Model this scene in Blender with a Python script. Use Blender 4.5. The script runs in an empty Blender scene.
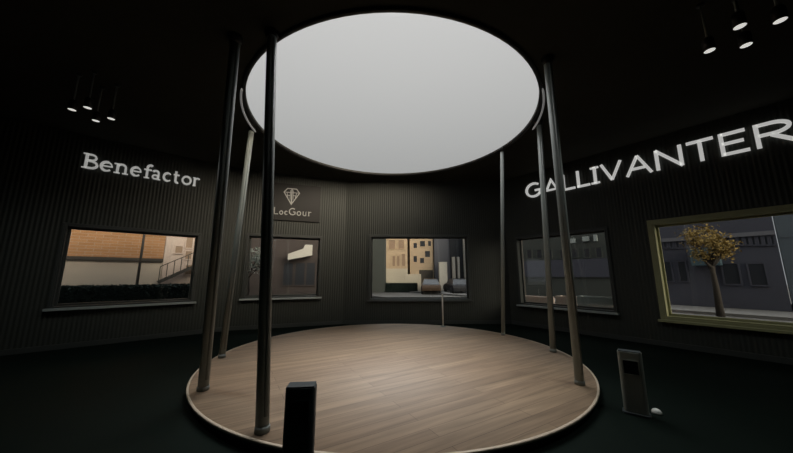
import bpy, bmesh, math, random
from mathutils import Vector, Matrix
random.seed(4)
C = bpy.context.scene.collection
PI = math.pi
R = math.radians

# ------------------------------------------------------------------ camera
CAM_H = 1.72
F_PX = 288.0
PITCH = math.atan(48.5 / F_PX)
cam_d = bpy.data.cameras.new('camera')
cam_d.sensor_width = 36
cam_d.lens = F_PX / 793 * 36
cam_d.clip_start = 0.05
cam_d.clip_end = 500
cam = bpy.data.objects.new('camera', cam_d)
C.objects.link(cam)
cam.location = (0, 0, CAM_H)
cam.rotation_euler = (PI / 2 + PITCH, 0, 0)
bpy.context.scene.camera = cam


def ray(x, y):
    a = (x - 396.5) / F_PX
    b = (226.5 - y) / F_PX
    return Vector((a, math.cos(PITCH) - b * math.sin(PITCH), math.sin(PITCH) + b * math.cos(PITCH)))


# ------------------------------------------------------------------ materials
def mat(name, col, rough=0.6, metal=0.0, spec=0.5, emit=None, emit_s=0.0, coat=0.0,
        noise=0.0, nscale=8.0, bump=0.0, bscale=60.0):
    m = bpy.data.materials.new(name)
    m.use_nodes = True
    nt = m.node_tree
    b = nt.nodes['Principled BSDF']
    b.inputs['Base Color'].default_value = (*col, 1)
    b.inputs['Roughness'].default_value = rough
    b.inputs['Metallic'].default_value = metal
    b.inputs['Specular IOR Level'].default_value = spec
    b.inputs['Coat Weight'].default_value = coat
    if emit:
        b.inputs['Emission Color'].default_value = (*emit, 1)
        b.inputs['Emission Strength'].default_value = emit_s
    tc = nt.nodes.new('ShaderNodeTexCoord')
    if noise > 0:
        n = nt.nodes.new('ShaderNodeTexNoise')
        n.inputs['Scale'].default_value = nscale
        n.inputs['Detail'].default_value = 5
        nt.links.new(tc.outputs['Object'], n.inputs['Vector'])
        mr = nt.nodes.new('ShaderNodeMapRange')
        mr.inputs['To Min'].default_value = 1 - noise
        mr.inputs['To Max'].default_value = 1 + noise
        nt.links.new(n.outputs['Fac'], mr.inputs['Value'])
        vm = nt.nodes.new('ShaderNodeVectorMath')
        vm.operation = 'SCALE'
        vm.inputs[0].default_value = col
        nt.links.new(mr.outputs['Result'], vm.inputs['Scale'])
        nt.links.new(vm.outputs['Vector'], b.inputs['Base Color'])
    if bump > 0:
        n2 = nt.nodes.new('ShaderNodeTexNoise')
        n2.inputs['Scale'].default_value = bscale
        nt.links.new(tc.outputs['Object'], n2.inputs['Vector'])
        bp = nt.nodes.new('ShaderNodeBump')
        bp.inputs['Strength'].default_value = bump
        bp.inputs['Distance'].default_value = 0.01
        nt.links.new(n2.outputs['Fac'], bp.inputs['Height'])
        nt.links.new(bp.outputs['Normal'], b.inputs['Normal'])
    return m


def ribbed_mat(name, col, pitch=0.08):
    """vertical ribbed cladding: a wave bump along the wall's own length"""
    m = mat(name, col, rough=0.55, spec=0.35, noise=0.12, nscale=1.3)
    nt = m.node_tree
    b = nt.nodes['Principled BSDF']
    tc = [n for n in nt.nodes if n.type == 'TEX_COORD'][0]
    sx = nt.nodes.new('ShaderNodeSeparateXYZ')
    nt.links.new(tc.outputs['Object'], sx.inputs[0])
    mu = nt.nodes.new('ShaderNodeMath'); mu.operation = 'MULTIPLY'
    mu.inputs[1].default_value = 2 * PI / pitch
    nt.links.new(sx.outputs['X'], mu.inputs[0])
    sn = nt.nodes.new('ShaderNodeMath'); sn.operation = 'SINE'
    nt.links.new(mu.outputs[0], sn.inputs[0])
    bp = nt.nodes.new('ShaderNodeBump')
    bp.inputs['Strength'].default_value = 1.0
    bp.inputs['Distance'].default_value = 0.004
    nt.links.new(sn.outputs[0], bp.inputs['Height'])
    nt.links.new(bp.outputs['Normal'], b.inputs['Normal'])
    return m


def brick_mat(name, c1, c2, mortar, scale=1.0, bw=0.5, rh=0.12, rough=0.85):
    """courses on a facade, mapped in the facade's own x-z plane"""
    m = mat(name, c1, rough=rough, spec=0.2)
    nt = m.node_tree
    b = nt.nodes['Principled BSDF']
    tc = [n for n in nt.nodes if n.type == 'TEX_COORD'][0]
    sx = nt.nodes.new('ShaderNodeSeparateXYZ')
    cx = nt.nodes.new('ShaderNodeCombineXYZ')
    nt.links.new(tc.outputs['Object'], sx.inputs[0])
    nt.links.new(sx.outputs['X'], cx.inputs['X'])
    nt.links.new(sx.outputs['Z'], cx.inputs['Y'])
    br = nt.nodes.new('ShaderNodeTexBrick')
    br.inputs['Color1'].default_value = (*c1, 1)
    br.inputs['Color2'].default_value = (*c2, 1)
    br.inputs['Mortar'].default_value = (*mortar, 1)
    br.inputs['Scale'].default_value = scale
    br.inputs['Brick Width'].default_value = bw
    br.inputs['Row Height'].default_value = rh
    br.inputs['Mortar Size'].default_value = 0.012
    nt.links.new(cx.outputs[0], br.inputs['Vector'])
    nt.links.new(br.outputs['Color'], b.inputs['Base Color'])
    return m


def wood_mat(name):
    m = mat(name, (0.3, 0.2, 0.13), rough=0.36, spec=0.5)
    nt = m.node_tree
    b = nt.nodes['Principled BSDF']
    tc = [n for n in nt.nodes if n.type == 'TEX_COORD'][0]
    mp = nt.nodes.new('ShaderNodeMapping')
    mp.inputs['Rotation'].default_value = (0, 0, R(-30))     # planks run 60 degrees off the view
    nt.links.new(tc.outputs['Object'], mp.inputs['Vector'])
    br = nt.nodes.new('ShaderNodeTexBrick')
    br.inputs['Color1'].default_value = WOOD1
    br.inputs['Color2'].default_value = WOOD2
    br.inputs['Mortar'].default_value = (0.13, 0.085, 0.055, 1)
    br.inputs['Scale'].default_value = 1.0
    br.inputs['Brick Width'].default_value = 2.4
    br.inputs['Row Height'].default_value = 0.19
    br.inputs['Mortar Size'].default_value = 0.003
    br.inputs['Mortar Smooth'].default_value = 0.3
    nt.links.new(mp.outputs[0], br.inputs['Vector'])
    mp2 = nt.nodes.new('ShaderNodeMapping')
    mp2.inputs['Scale'].default_value = (0.45, 7.0, 1)
    nt.links.new(mp.outputs[0], mp2.inputs['Vector'])
    n = nt.nodes.new('ShaderNodeTexNoise')
    n.inputs['Scale'].default_value = 1.6
    n.inputs['Detail'].default_value = 7
    n.inputs['Distortion'].default_value = 0.7
    nt.links.new(mp2.outputs[0], n.inputs['Vector'])
    mr = nt.nodes.new('ShaderNodeMapRange')
    mr.inputs['From Min'].default_value = 0.3
    mr.inputs['From Max'].default_value = 0.7
    mr.inputs['To Min'].default_value = 0.72
    mr.inputs['To Max'].default_value = 1.22
    nt.links.new(n.outputs['Fac'], mr.inputs['Value'])
    vm = nt.nodes.new('ShaderNodeVectorMath'); vm.operation = 'SCALE'
    nt.links.new(br.outputs['Color'], vm.inputs[0])
    nt.links.new(mr.outputs['Result'], vm.inputs['Scale'])
    nt.links.new(vm.outputs['Vector'], b.inputs['Base Color'])
    b.inputs['Coat Weight'].default_value = 1.0
    b.inputs['Coat Roughness'].default_value = 0.66
    # a finer mottle in the varnish
    n3 = nt.nodes.new('ShaderNodeTexNoise')
    n3.inputs['Scale'].default_value = 14
    n3.inputs['Detail'].default_value = 4
    nt.links.new(mp.outputs[0], n3.inputs['Vector'])
    m3 = nt.nodes.new('ShaderNodeMapRange')
    m3.inputs['To Min'].default_value = 0.5
    m3.inputs['To Max'].default_value = 0.68
    nt.links.new(n3.outputs['Fac'], m3.inputs['Value'])
    nt.links.new(m3.outputs['Result'], b.inputs['Roughness'])
    bp = nt.nodes.new('ShaderNodeBump')
    bp.inputs['Strength'].default_value = 0.12
    bp.inputs['Distance'].default_value = 0.004
    nt.links.new(n.outputs['Fac'], bp.inputs['Height'])
    nt.links.new(bp.outputs['Normal'], b.inputs['Normal'])
    return m


def glass_mat(name, tint=(0.86, 0.89, 0.9), gloss=0.06, rough=0.03):
    m = bpy.data.materials.new(name)
    m.use_nodes = True
    nt = m.node_tree
    nt.nodes.clear()
    o = nt.nodes.new('ShaderNodeOutputMaterial')
    mx = nt.nodes.new('ShaderNodeMixShader')
    tr = nt.nodes.new('ShaderNodeBsdfTransparent')
    gl = nt.nodes.new('ShaderNodeBsdfGlossy')
    tr.inputs['Color'].default_value = (*tint, 1)
    gl.inputs['Roughness'].default_value = rough
    mx.inputs[0].default_value = gloss
    nt.links.new(tr.outputs[0], mx.inputs[1])
    nt.links.new(gl.outputs[0], mx.inputs[2])
    nt.links.new(mx.outputs[0], o.inputs['Surface'])
    return m


WOOD1 = (0.43, 0.30, 0.19, 1)
WOOD2 = (0.36, 0.245, 0.155, 1)
M = dict(
    wall=ribbed_mat('ribbed_dark_cladding', (0.042, 0.046, 0.040)),
    floor=mat('black_floor', (0.005, 0.009, 0.007), rough=0.8, spec=0.05, noise=0.25, nscale=2.0, bump=0.1, bscale=40),
    ceiling=mat('black_ceiling', (0.04, 0.04, 0.033), rough=0.9, spec=0.1, noise=0.15, nscale=1.5),
    wood=wood_mat('varnished_planks'),
    rim=mat('stage_rim_trim', (0.50, 0.42, 0.32), rough=0.4, noise=0.08),
    skirt=mat('stage_skirt', (0.02, 0.02, 0.02), rough=0.6),
    pole=mat('grey_pole_metal', (0.28, 0.31, 0.29), rough=0.5, metal=0.0, noise=0.12, nscale=5),
    pole_dark=mat('dark_pole_metal', (0.24, 0.265, 0.25), rough=0.5, metal=0.0, noise=0.1),
    frame=mat('dark_window_frame', (0.05, 0.055, 0.052), rough=0.45, spec=0.4, noise=0.08),
    frame_olive=mat('olive_window_frame', (0.34, 0.34, 0.19), rough=0.5, spec=0.4, noise=0.12),
    sill=mat('grey_sill', (0.34, 0.38, 0.37), rough=0.5, noise=0.1),
    sill_pale=mat('pale_sill', (0.66, 0.54, 0.46), rough=0.5, noise=0.12),
    glass=glass_mat('window_glass'),
    sky_glass=glass_mat('skylight_glass', (0.98, 0.98, 0.98), 0.02, 0.4),
    chrome=mat('brushed_ring', (0.55, 0.55, 0.55), rough=0.22, metal=1.0, noise=0.05),
    black=mat('black_plastic', (0.05, 0.06, 0.064), rough=0.5, spec=0.3, noise=0.1),
    charcoal=mat('charcoal_lit_metal', (0.22, 0.23, 0.20), rough=0.5, spec=0.4, noise=0.1),  # lighter copy for the right kiosk, the light it catches put into the colour
    screen=mat('dark_screen_glass', (0.006, 0.007, 0.008), rough=0.25, spec=0.5),
    white=mat('white_enamel', (0.75, 0.76, 0.72), rough=0.35, noise=0.04),
    shade=mat('black_lamp_shade', (0.012, 0.012, 0.012), rough=0.45),
    lamp=mat('lit_lamp_diffuser', (0.8, 0.8, 0.78), emit=(1, 0.99, 0.93), emit_s=0.62),
    strip=mat('crescent_sheen_glow', (0.25, 0.25, 0.25), emit=(1, 1, 0.98), emit_s=0.10),  # glow stands in for the sheen beside the skylight, no lamp there
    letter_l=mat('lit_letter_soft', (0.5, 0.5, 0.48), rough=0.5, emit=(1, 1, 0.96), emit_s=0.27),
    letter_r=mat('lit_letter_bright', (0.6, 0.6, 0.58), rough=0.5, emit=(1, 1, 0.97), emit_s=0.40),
    letter_side=mat('letter_return', (0.3, 0.3, 0.28), rough=0.5),
    sign_board=mat('black_sign_board', (0.012, 0.011, 0.010), rough=0.5, spec=0.3),
    sign_mark=mat('silver_sign_mark', (0.32, 0.32, 0.30), rough=0.4, emit=(1, 1, 1), emit_s=0.03),
    # outside
    asphalt=mat('asphalt', (0.13, 0.125, 0.12), rough=0.95, spec=0.1, noise=0.2, nscale=0.6),
    paving=mat('paving', (0.15, 0.145, 0.14), rough=0.9, noise=0.12, nscale=1.0),
    brown=brick_mat('brown_brick', (0.52, 0.27, 0.13), (0.44, 0.22, 0.10), (0.50, 0.36, 0.26), 1.0, 0.6, 0.16),
    beige=mat('beige_render', (0.62, 0.52, 0.42), rough=0.9, noise=0.1, nscale=0.7),
    pink=mat('pale_pink_render', (0.68, 0.54, 0.46), rough=0.9, noise=0.08, nscale=0.5),
    tan=brick_mat('tan_stone', (0.66, 0.50, 0.34), (0.58, 0.44, 0.30), (0.5, 0.38, 0.27), 1.0, 1.2, 0.45),
    tan_base=mat('pale_stone_base', (0.62, 0.55, 0.44), rough=0.9, noise=0.1, nscale=0.8),
    win_dark=mat('far_window_glass', (0.03, 0.033, 0.04), rough=0.4, spec=0.25),
    win_brown=mat('tan_window_shutter', (0.36, 0.24, 0.16), rough=0.6),
    slate=mat('slate_grey_render', (0.15, 0.15, 0.17), rough=0.85, noise=0.1, nscale=0.5),
    blue=mat('blue_grey_render', (0.062, 0.064, 0.085), rough=0.85, noise=0.12, nscale=0.6),
    teal=mat('teal_awning', (0.05, 0.09, 0.11), rough=0.7, noise=0.1),
    dusk=mat('dark_green_grey_render', (0.06, 0.066, 0.06), rough=0.9, noise=0.15, nscale=0.8),
    umber=mat('dark_umber_render', (0.07, 0.055, 0.05), rough=0.9, noise=0.15, nscale=0.8),
    ice=mat('pale_blue_panel', (0.09, 0.11, 0.13), rough=0.5, noise=0.05),
    offwhite=mat('offwhite_paint', (0.66, 0.62, 0.55), rough=0.7, noise=0.08),
    ledge=mat('dark_ledge', (0.07, 0.06, 0.05), rough=0.8),
    bark=mat('tree_bark', (0.035, 0.028, 0.022), rough=0.95, noise=0.2, nscale=12),
    gold=mat('golden_leaves', (0.24, 0.17, 0.06), rough=0.8, spec=0.1, noise=0.5, nscale=3),
    silver_leaf=mat('silvery_leaves', (0.36, 0.38, 0.33), rough=0.8, spec=0.1, noise=0.5, nscale=3),
    hedge=mat('dark_hedge_leaves', (0.028, 0.040, 0.036), rough=0.9, spec=0.1, noise=0.4, nscale=3),
    car=mat('dark_car_paint', (0.03, 0.03, 0.034), rough=0.6, spec=0.2, coat=0.0),
    car_brown=mat('brown_car_paint', (0.07, 0.045, 0.03), rough=0.6, spec=0.2, coat=0.0),
    car_silver=mat('silver_car_paint', (0.22, 0.22, 0.24), rough=0.3, metal=0.3, coat=0.5),
    tyre=mat('tyre_rubber', (0.015, 0.015, 0.015), rough=0.9),
)


# ------------------------------------------------------------------ mesh helpers
class MB:
    def __init__(s):
        s.v = []; s.f = []; s.smooth = []

    def add(s, vs, fs, smooth=False):
        n = len(s.v)
        s.v += [tuple(v) for v in vs]
        s.f += [tuple(n + i for i in f) for f in fs]
        s.smooth += [smooth] * len(fs)
        return s

    def box(s, x0, x1, y0, y1, z0, z1):
        vs = [(x0, y0, z0), (x1, y0, z0), (x1, y1, z0), (x0, y1, z0), (x0, y0, z1), (x1, y0, z1), (x1, y1, z1), (x0, y1, z1)]
        return s.add(vs, [(0, 3, 2, 1), (4, 5, 6, 7), (0, 1, 5, 4), (1, 2, 6, 5), (2, 3, 7, 6), (3, 0, 4, 7)])

    def prism(s, poly, y0, y1):
        """poly of (x, z) pairs, extruded along y"""
        n = len(poly)
        vs = [(x, y0, z) for x, z in poly] + [(x, y1, z) for x, z in poly]
        fs = [tuple(range(n)), tuple(range(2 * n - 1, n - 1, -1))]
        for i in range(n):
            j = (i + 1) % n
            fs.append((i, i + n, j + n, j))
        return s.add(vs, fs)

    def slab(s, poly, z0, z1):
        n = len(poly)
        vs = [(x, y, z0) for x, y in poly] + [(x, y, z1) for x, y in poly]
        fs = [tuple(range(n - 1, -1, -1)), tuple(range(n, 2 * n))]
        for i in range(n):
            j = (i + 1) % n
            fs.append((i, j, j + n, i + n))
        return s.add(vs, fs)

    def lathe(s, prof, seg=32, c=(0, 0, 0), axis='z'):
        """prof of (r, h); closed ends where r is 0"""
        cx, cy, cz = c
        rings = []
        vs = []
        for r, h in prof:
            if r < 1e-6:
                rings.append([len(vs)]); vs.append((0, 0, h))
            else:
                rings.append(list(range(len(vs), len(vs) + seg)))
                vs += [(r * math.cos(2 * PI * k / seg), r * math.sin(2 * PI * k / seg), h) for k in range(seg)]
        fs = []
        for a, b in zip(rings, rings[1:]):
            for k in range(seg):
                k2 = (k + 1) % seg
                if len(a) == 1 and len(b) == 1: continue
                if len(a) == 1: fs.append((a[0], b[k2], b[k]))
                elif len(b) == 1: fs.append((a[k], a[k2], b[0]))
                else: fs.append((a[k], a[k2], b[k2], b[k]))
        if axis == 'y': vs = [(x, z, -y) for x, y, z in vs]
        if axis == 'x': vs = [(z, y, -x) for x, y, z in vs]
        return s.add([(x + cx, y + cy, z + cz) for x, y, z in vs], fs, True)

    def tube(s, pts, r, seg=10):
        pts = [Vector(p) for p in pts]
        rs = r if isinstance(r, (list, tuple)) else [r] * len(pts)
        vs = []; n = len(pts)
        up = Vector((0.13, 0.31, 0.94))
        for i, p in enumerate(pts):
            d = (pts[min(i + 1, n - 1)] - pts[max(i - 1, 0)]).normalized()
            a = d.cross(up)
            if a.length < 0.05: a = d.cross(Vector((1, 0, 0)))
            a.normalize(); b = d.cross(a)
            for k in range(seg):
                t = 2 * PI * k / seg
                vs.append(p + (a * math.cos(t) + b * math.sin(t)) * rs[i])
        fs = []
        for i in range(n - 1):
            for k in range(seg):
                k2 = (k + 1) % seg
                fs.append((i * seg + k, (i + 1) * seg + k, (i + 1) * seg + k2, i * seg + k2))
        fs.append(tuple(range(seg))); fs.append(tuple((n - 1) * seg + k for k in range(seg - 1, -1, -1)))
        return s.add(vs, fs, True)

    def ribbon(s, pts, w, y0, y1, closed=False):
        """a stroke of width w (a number or one per point) in the x-z plane, extruded y0..y1"""
        n = len(pts)
        ws = w if isinstance(w, (list, tuple)) else [w] * n
        L = []; Rr = []
        for i in range(n):
            p = Vector(pts[i])
            if closed: a = Vector(pts[i - 1]); b = Vector(pts[(i + 1) % n])
            else: a = Vector(pts[max(i - 1, 0)]); b = Vector(pts[min(i + 1, n - 1)])
            d1 = (p - a); d2 = (b - p)
            if d1.length < 1e-6: d1 = d2
            if d2.length < 1e-6: d2 = d1
            d1 = d1.normalized(); d2 = d2.normalized()
            t = (d1 + d2)
            t = t.normalized() if t.length > 1e-4 else d1
            nn = Vector((-t.y, t.x))
            k = min(1 / max(0.35, nn.dot(Vector((-d1.y, d1.x)))), 2.2)
            L.append(p + nn * ws[i] / 2 * k); Rr.append(p - nn * ws[i] / 2 * k)
        vs = []
        for y in (y0, y1):
            vs += [(q.x, y, q.y) for q in L] + [(q.x, y, q.y) for q in Rr]
        fs = []
        rng = range(n) if closed else range(n - 1)
        for i in rng:
            j = (i + 1) % n
            fs.append((i, i + n, j + n, j))
            fs.append((2 * n + i, 2 * n + j, 3 * n + j, 3 * n + i))
            fs.append((i, j, 2 * n + j, 2 * n + i))
            fs.append((n + i, 3 * n + i, 3 * n + j, n + j))
        if not closed:
            fs.append((0, 2 * n, 3 * n, n)); e = n - 1
            fs.append((e, n + e, 3 * n + e, 2 * n + e))
        return s.add(vs, fs)

    def build(s, name, m, parent=None, bevel=0.0, fix=True):
        me = bpy.data.meshes.new(name)
        me.from_pydata(s.v, [], s.f)
        me.update()
        for p, sm in zip(me.polygons, s.smooth): p.use_smooth = sm
        if fix:
            bm = bmesh.new(); bm.from_mesh(me)
            bmesh.ops.recalc_face_normals(bm, faces=bm.faces)
            bm.to_mesh(me); bm.free()
        me.materials.append(m)
        o = bpy.data.objects.new(name, me)
        C.objects.link(o)
        if parent is not None: o.parent = parent
        if bevel > 0:
            b = o.modifiers.new('bevel', 'BEVEL')
            b.width = bevel; b.segments = 2; b.limit_method = 'ANGLE'
            b.harden_normals = False
        return o


def tag(o, label=None, cat=None, group=None, kind=None):
    if label: o['label'] = label
    if cat: o['category'] = cat
    if group: o['group'] = group
    if kind: o['kind'] = kind
    return o


def thing(name, label, cat, loc=(0, 0, 0), rz=0.0, group=None, kind=None):
    o = bpy.data.objects.new(name, None)
    C.objects.link(o)
    o.location = loc; o.rotation_euler = (0, 0, rz)
    o.empty_display_size = 0.2
    return tag(o, label, cat, group, kind)


def copy_tree(o, parent=None):
    c = o.copy(); C.objects.link(c)
    if parent is not None: c.parent = parent
    for ch in [x for x in bpy.data.objects if x.parent is o]:
        copy_tree(ch, c)
    return c


class Frame:
    """a vertical plane: x along it (left to right seen from the room), y outward, z up"""
    def __init__(s, A, B, off=0.0):
        A = Vector(A); B = Vector(B)
        d = (B - A); s.len = d.length; d.normalize()
        n = Vector((-d.y, d.x))
        s.A = A + n * off; s.d = d; s.n = n
        s.rz = math.atan2(d.y, d.x)
        s.loc = (s.A.x, s.A.y, 0)

    def hit(s, x, y):
        r = ray(x, y)
        t = s.n.dot(s.A) / s.n.dot(r.xy)
        p = Vector((0, 0, CAM_H)) + r * t
        return s.d.dot(p.xy - s.A), p.z

    def at(s, u, v=0.0, z=0.0):
        p = s.A + s.d * u + s.n * v
        return (p.x, p.y, z)


# ------------------------------------------------------------------ the room
FL = Frame((-11.94, 3.56), (-5.30, 9.45))
FBL = Frame((-5.30, 9.45), (-1.90, 10.65))
FB = Frame((-1.90, 10.65), (4.10, 10.70))
FR = Frame((4.10, 10.70), (11.20, 1.30))
FRS = Frame((11.20, 1.30), (11.20, -4.5))
FRE = Frame((11.20, -4.5), (-11.94, -4.5))
FLS = Frame((-11.94, -4.5), (-11.94, 3.56))
CEIL = 5.30
plan = [f.A[:] for f in (FL, FBL, FB, FR, FRS, FRE)] + [FLS.A[:]]

tag(MB().slab([tuple(p) for p in plan][::-1], -0.06, 0.0).build('floor', M['floor']), 'black matt showroom floor around the round stage', None, kind='structure')

WT = 0.22
windows = [  # frame, u0, u1, z0, z1
    (FL, 5.13, 7.86, 0.96, 2.93), (FBL, 0.36, 2.72, 0.98, 3.05), (FB, 0.93, 4.56, 0.84, 3.15),
    (FR, 0.42, 3.17, 0.72, 3.03), (FR, 4.20, 7.60, 0.70, 3.02)]


def wall(name, fr, label):
    ops = [w for w in windows if w[0] is fr]
    mb = MB()
    x = -0.0
    for (_, u0, u1, z0, z1) in ops:
        mb.box(x, u0, 0, WT, 0, CEIL)
        mb.box(u0, u1, 0, WT, 0, z0)
        mb.box(u0, u1, 0, WT, z1, CEIL)
        x = u1
    mb.box(x, fr.len, 0, WT, 0, CEIL)
    o = mb.build(name, M['wall'])
    o.location = fr.loc; o.rotation_euler = (0, 0, fr.rz)
    tag(o, label, kind='structure')


wall('wall_left', FL, 'dark ribbed wall on the left with a window and lettering')
wall('wall_back_left', FBL, 'short dark wall between the left wall and the back wall')
wall('wall_back', FB, 'dark wall straight ahead behind the round stage')
wall('wall_right', FR, 'dark ribbed wall on the right with two windows and lettering')
wall('wall_side_right', FRS, 'dark ribbed side wall to the right of the camera')
wall('wall_rear', FRE, 'dark ribbed wall behind the camera')
wall('wall_side_left', FLS, 'dark ribbed side wall to the left of the camera')

for i, fr in enumerate((FL, FBL, FB, FR)):
    mb = MB().box(0.02, fr.len - 0.02, -0.02, 0.0, 0.0, 0.12)
    o = mb.build('baseboard_' + ('left', 'back_left', 'back', 'right')[i], M['frame'], bevel=0.004)
    o.location = fr.loc; o.rotation_euler = (0, 0, fr.rz)
    tag(o, None, kind='structure')

# ceiling with the round skylight opening
SKC = Vector((-0.08, 6.66)); SKR = 3.26
bm = bmesh.new()
seg = 96
outer = [(-13, -5.5), (12.5, -5.5), (12.5, 12.5), (-13, 12.5)]


def ray_box(t):
    dx, dy = math.cos(t), math.sin(t)
    best = 1e9
    for (lim, c, d) in ((-13, SKC.x, dx), (12.5, SKC.x, dx), (-5.5, SKC.y, dy), (12.5, SKC.y, dy)):
        if abs(d) > 1e-6:
            k = (lim - c) / d
            if k > 0: best = min(best, k)
    return (SKC.x + dx * best, SKC.y + dy * best)


angs = sorted([2 * PI * k / seg for k in range(seg)] + [math.atan2(q[1] - SKC.y, q[0] - SKC.x) % (2 * PI) for q in outer])
mbc = MB()
n = len(angs)
vin = [(SKC.x + SKR * math.cos(t), SKC.y + SKR * math.sin(t)) for t in angs]
vout = [ray_box(t) for t in angs]
TH = 0.03
vs = [(*p, CEIL) for p in vin] + [(*p, CEIL) for p in vout] + [(*p, CEIL + TH) for p in vin] + [(*p, CEIL + TH) for p in vout]
fs = []
for i in range(n):
    j = (i + 1) % n
    fs += [(i, n + i, n + j, j), (2 * n + i, 2 * n + j, 3 * n + j, 3 * n + i), (i, j, 2 * n + j, 2 * n + i), (n + i, 3 * n + i, 3 * n + j, n + j)]
mbc.add(vs, fs)
tag(mbc.build('ceiling', M['ceiling']), 'black flat ceiling with a big round opening', kind='structure')

sky = thing('skylight', 'huge round bright skylight in the black ceiling above the stage', 'skylight', (SKC.x, SKC.y, CEIL), kind='structure')
MB().lathe([(0, 0.015), (SKR - 0.002, 0.015), (SKR - 0.002, 0.03), (0, 0.03)], 96).build('pane', M['sky_glass'], sky)
# trim ring: dark collar just outside the opening
MB().lathe([(SKR, -0.005), (SKR, -0.04), (SKR + 0.06, -0.05), (SKR + 0.06, -0.005)], 96).build('collar', M['shade'], sky)
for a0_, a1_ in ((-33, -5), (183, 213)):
    # crescent sheen on each side of the opening, put in as a glowing tube
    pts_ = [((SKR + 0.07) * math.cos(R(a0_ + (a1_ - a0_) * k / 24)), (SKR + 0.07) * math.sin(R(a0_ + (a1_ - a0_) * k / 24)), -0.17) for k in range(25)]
    MB().tube(pts_, [.012] + [.020] * 23 + [.012], 10).build('sheen_strip', M['strip'], sky)
for a_ in (-31, -19, -8, 186, 198, 210):  # hangers added to carry the sheen arcs
    q = ((SKR + 0.07) * math.cos(R(a_)), (SKR + 0.07) * math.sin(R(a_)))
    MB().tube([(*q, -0.155), (*q, -0.001)], 0.006, 6).build('hanger', M['shade'], sky)

# ------------------------------------------------------------------ windows
wl = ['wide window in the left wall under the serif lettering', 'narrow window under the black diamond sign',
      'window straight ahead at the back of the stage', 'window in the right wall beside the back wall',
      'large olive framed window in the right wall']
for i, (fr, u0, u1, z0, z1) in enumerate(windows):
    w = thing('window_%d' % (i + 1), wl[i], None, fr.at(u0, 0, z0), fr.rz, kind='structure')
    W_, H_ = u1 - u0, z1 - z0
    fm = M['frame_olive'] if i == 4 else M['frame']
    t = 0.10 if i == 4 else 0.055
    pr = 0.05
    mb = MB()
    g = 0.001
    # casing lining the reveal, standing a little proud of the wall
    mb.box(-t, 0, -pr, -g, -t, H_ + t); mb.box(W_, W_ + t, -pr, -g, -t, H_ + t)
    mb.box(0, W_, -pr, -g, H_, H_ + t); mb.box(0, W_, -pr, -g, -t, 0)
    li = 0.03
    mb.box(g, li, -pr, WT, g, H_ - g); mb.box(W_ - li, W_ - g, -pr, WT, g, H_ - g)
    mb.box(li, W_ - li, -pr, WT, H_ - li, H_ - g); mb.box(li, W_ - li, -pr, WT, g, li)
    # outer sash
    s2 = 0.05
    mb.box(li, li + s2, WT - 0.08, WT - 0.03, li, H_ - li); mb.box(W_ - li - s2, W_ - li, WT - 0.08, WT - 0.03, li, H_ - li)
    mb.box(li + s2, W_ - li - s2, WT - 0.08, WT - 0.03, H_ - li - s2, H_ - li); mb.box(li + s2, W_ - li - s2, WT - 0.08, WT - 0.03, li, li + s2)
    mb.build('window_frame', fm, w, bevel=0.006)
    MB().box(li + s2, W_ - li - s2, WT - 0.058, WT - 0.052, li + s2, H_ - li - s2).build('pane', M['glass'], w)
    sm = M['sill_pale'] if i == 99 else (M['frame_olive'] if i == 4 else M['sill'])
    if i != 2:
        MB().box(-t - 0.04, W_ + t + 0.04, -pr - 0.10, -pr - g, -t - 0.01, -t + 0.045).build('window_sill', sm, w, bevel=0.006)
    else:
        MB().box(-t - 0.04, W_ + t + 0.04, -pr - 0.04, -pr - g, -t - 0.01, -t + 0.045).build('window_sill', M['frame'], w, bevel=0.006)

# ------------------------------------------------------------------ the round stage
STC = (-0.05, 6.43); STR = 3.56; STZ = 0.12
st = thing('round_stage', 'large round wood-planked display stage in the middle of the black floor', 'stage', (STC[0], STC[1], 0))
MB().lathe([(0, 0.0), (STR - 0.05, 0.0), (STR - 0.05, 0.09), (0, 0.09)], 128).build('skirt', M['skirt'], st)
MB().lathe([(0, 0.0905), (STR - 0.03, 0.0905), (STR - 0.03, STZ), (0, STZ)], 128).build('deck', M['wood'], st, fix=True)
for p in st.children[-1].data.polygons: p.use_smooth = False
MB().lathe([(STR - 0.029, 0.092), (STR, 0.092), (STR, STZ - 0.004), (STR - 0.006, STZ + 0.001), (STR - 0.029, STZ + 0.001), (STR - 0.029, 0.092)], 128).build('edge_trim', M['rim'], st)

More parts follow.
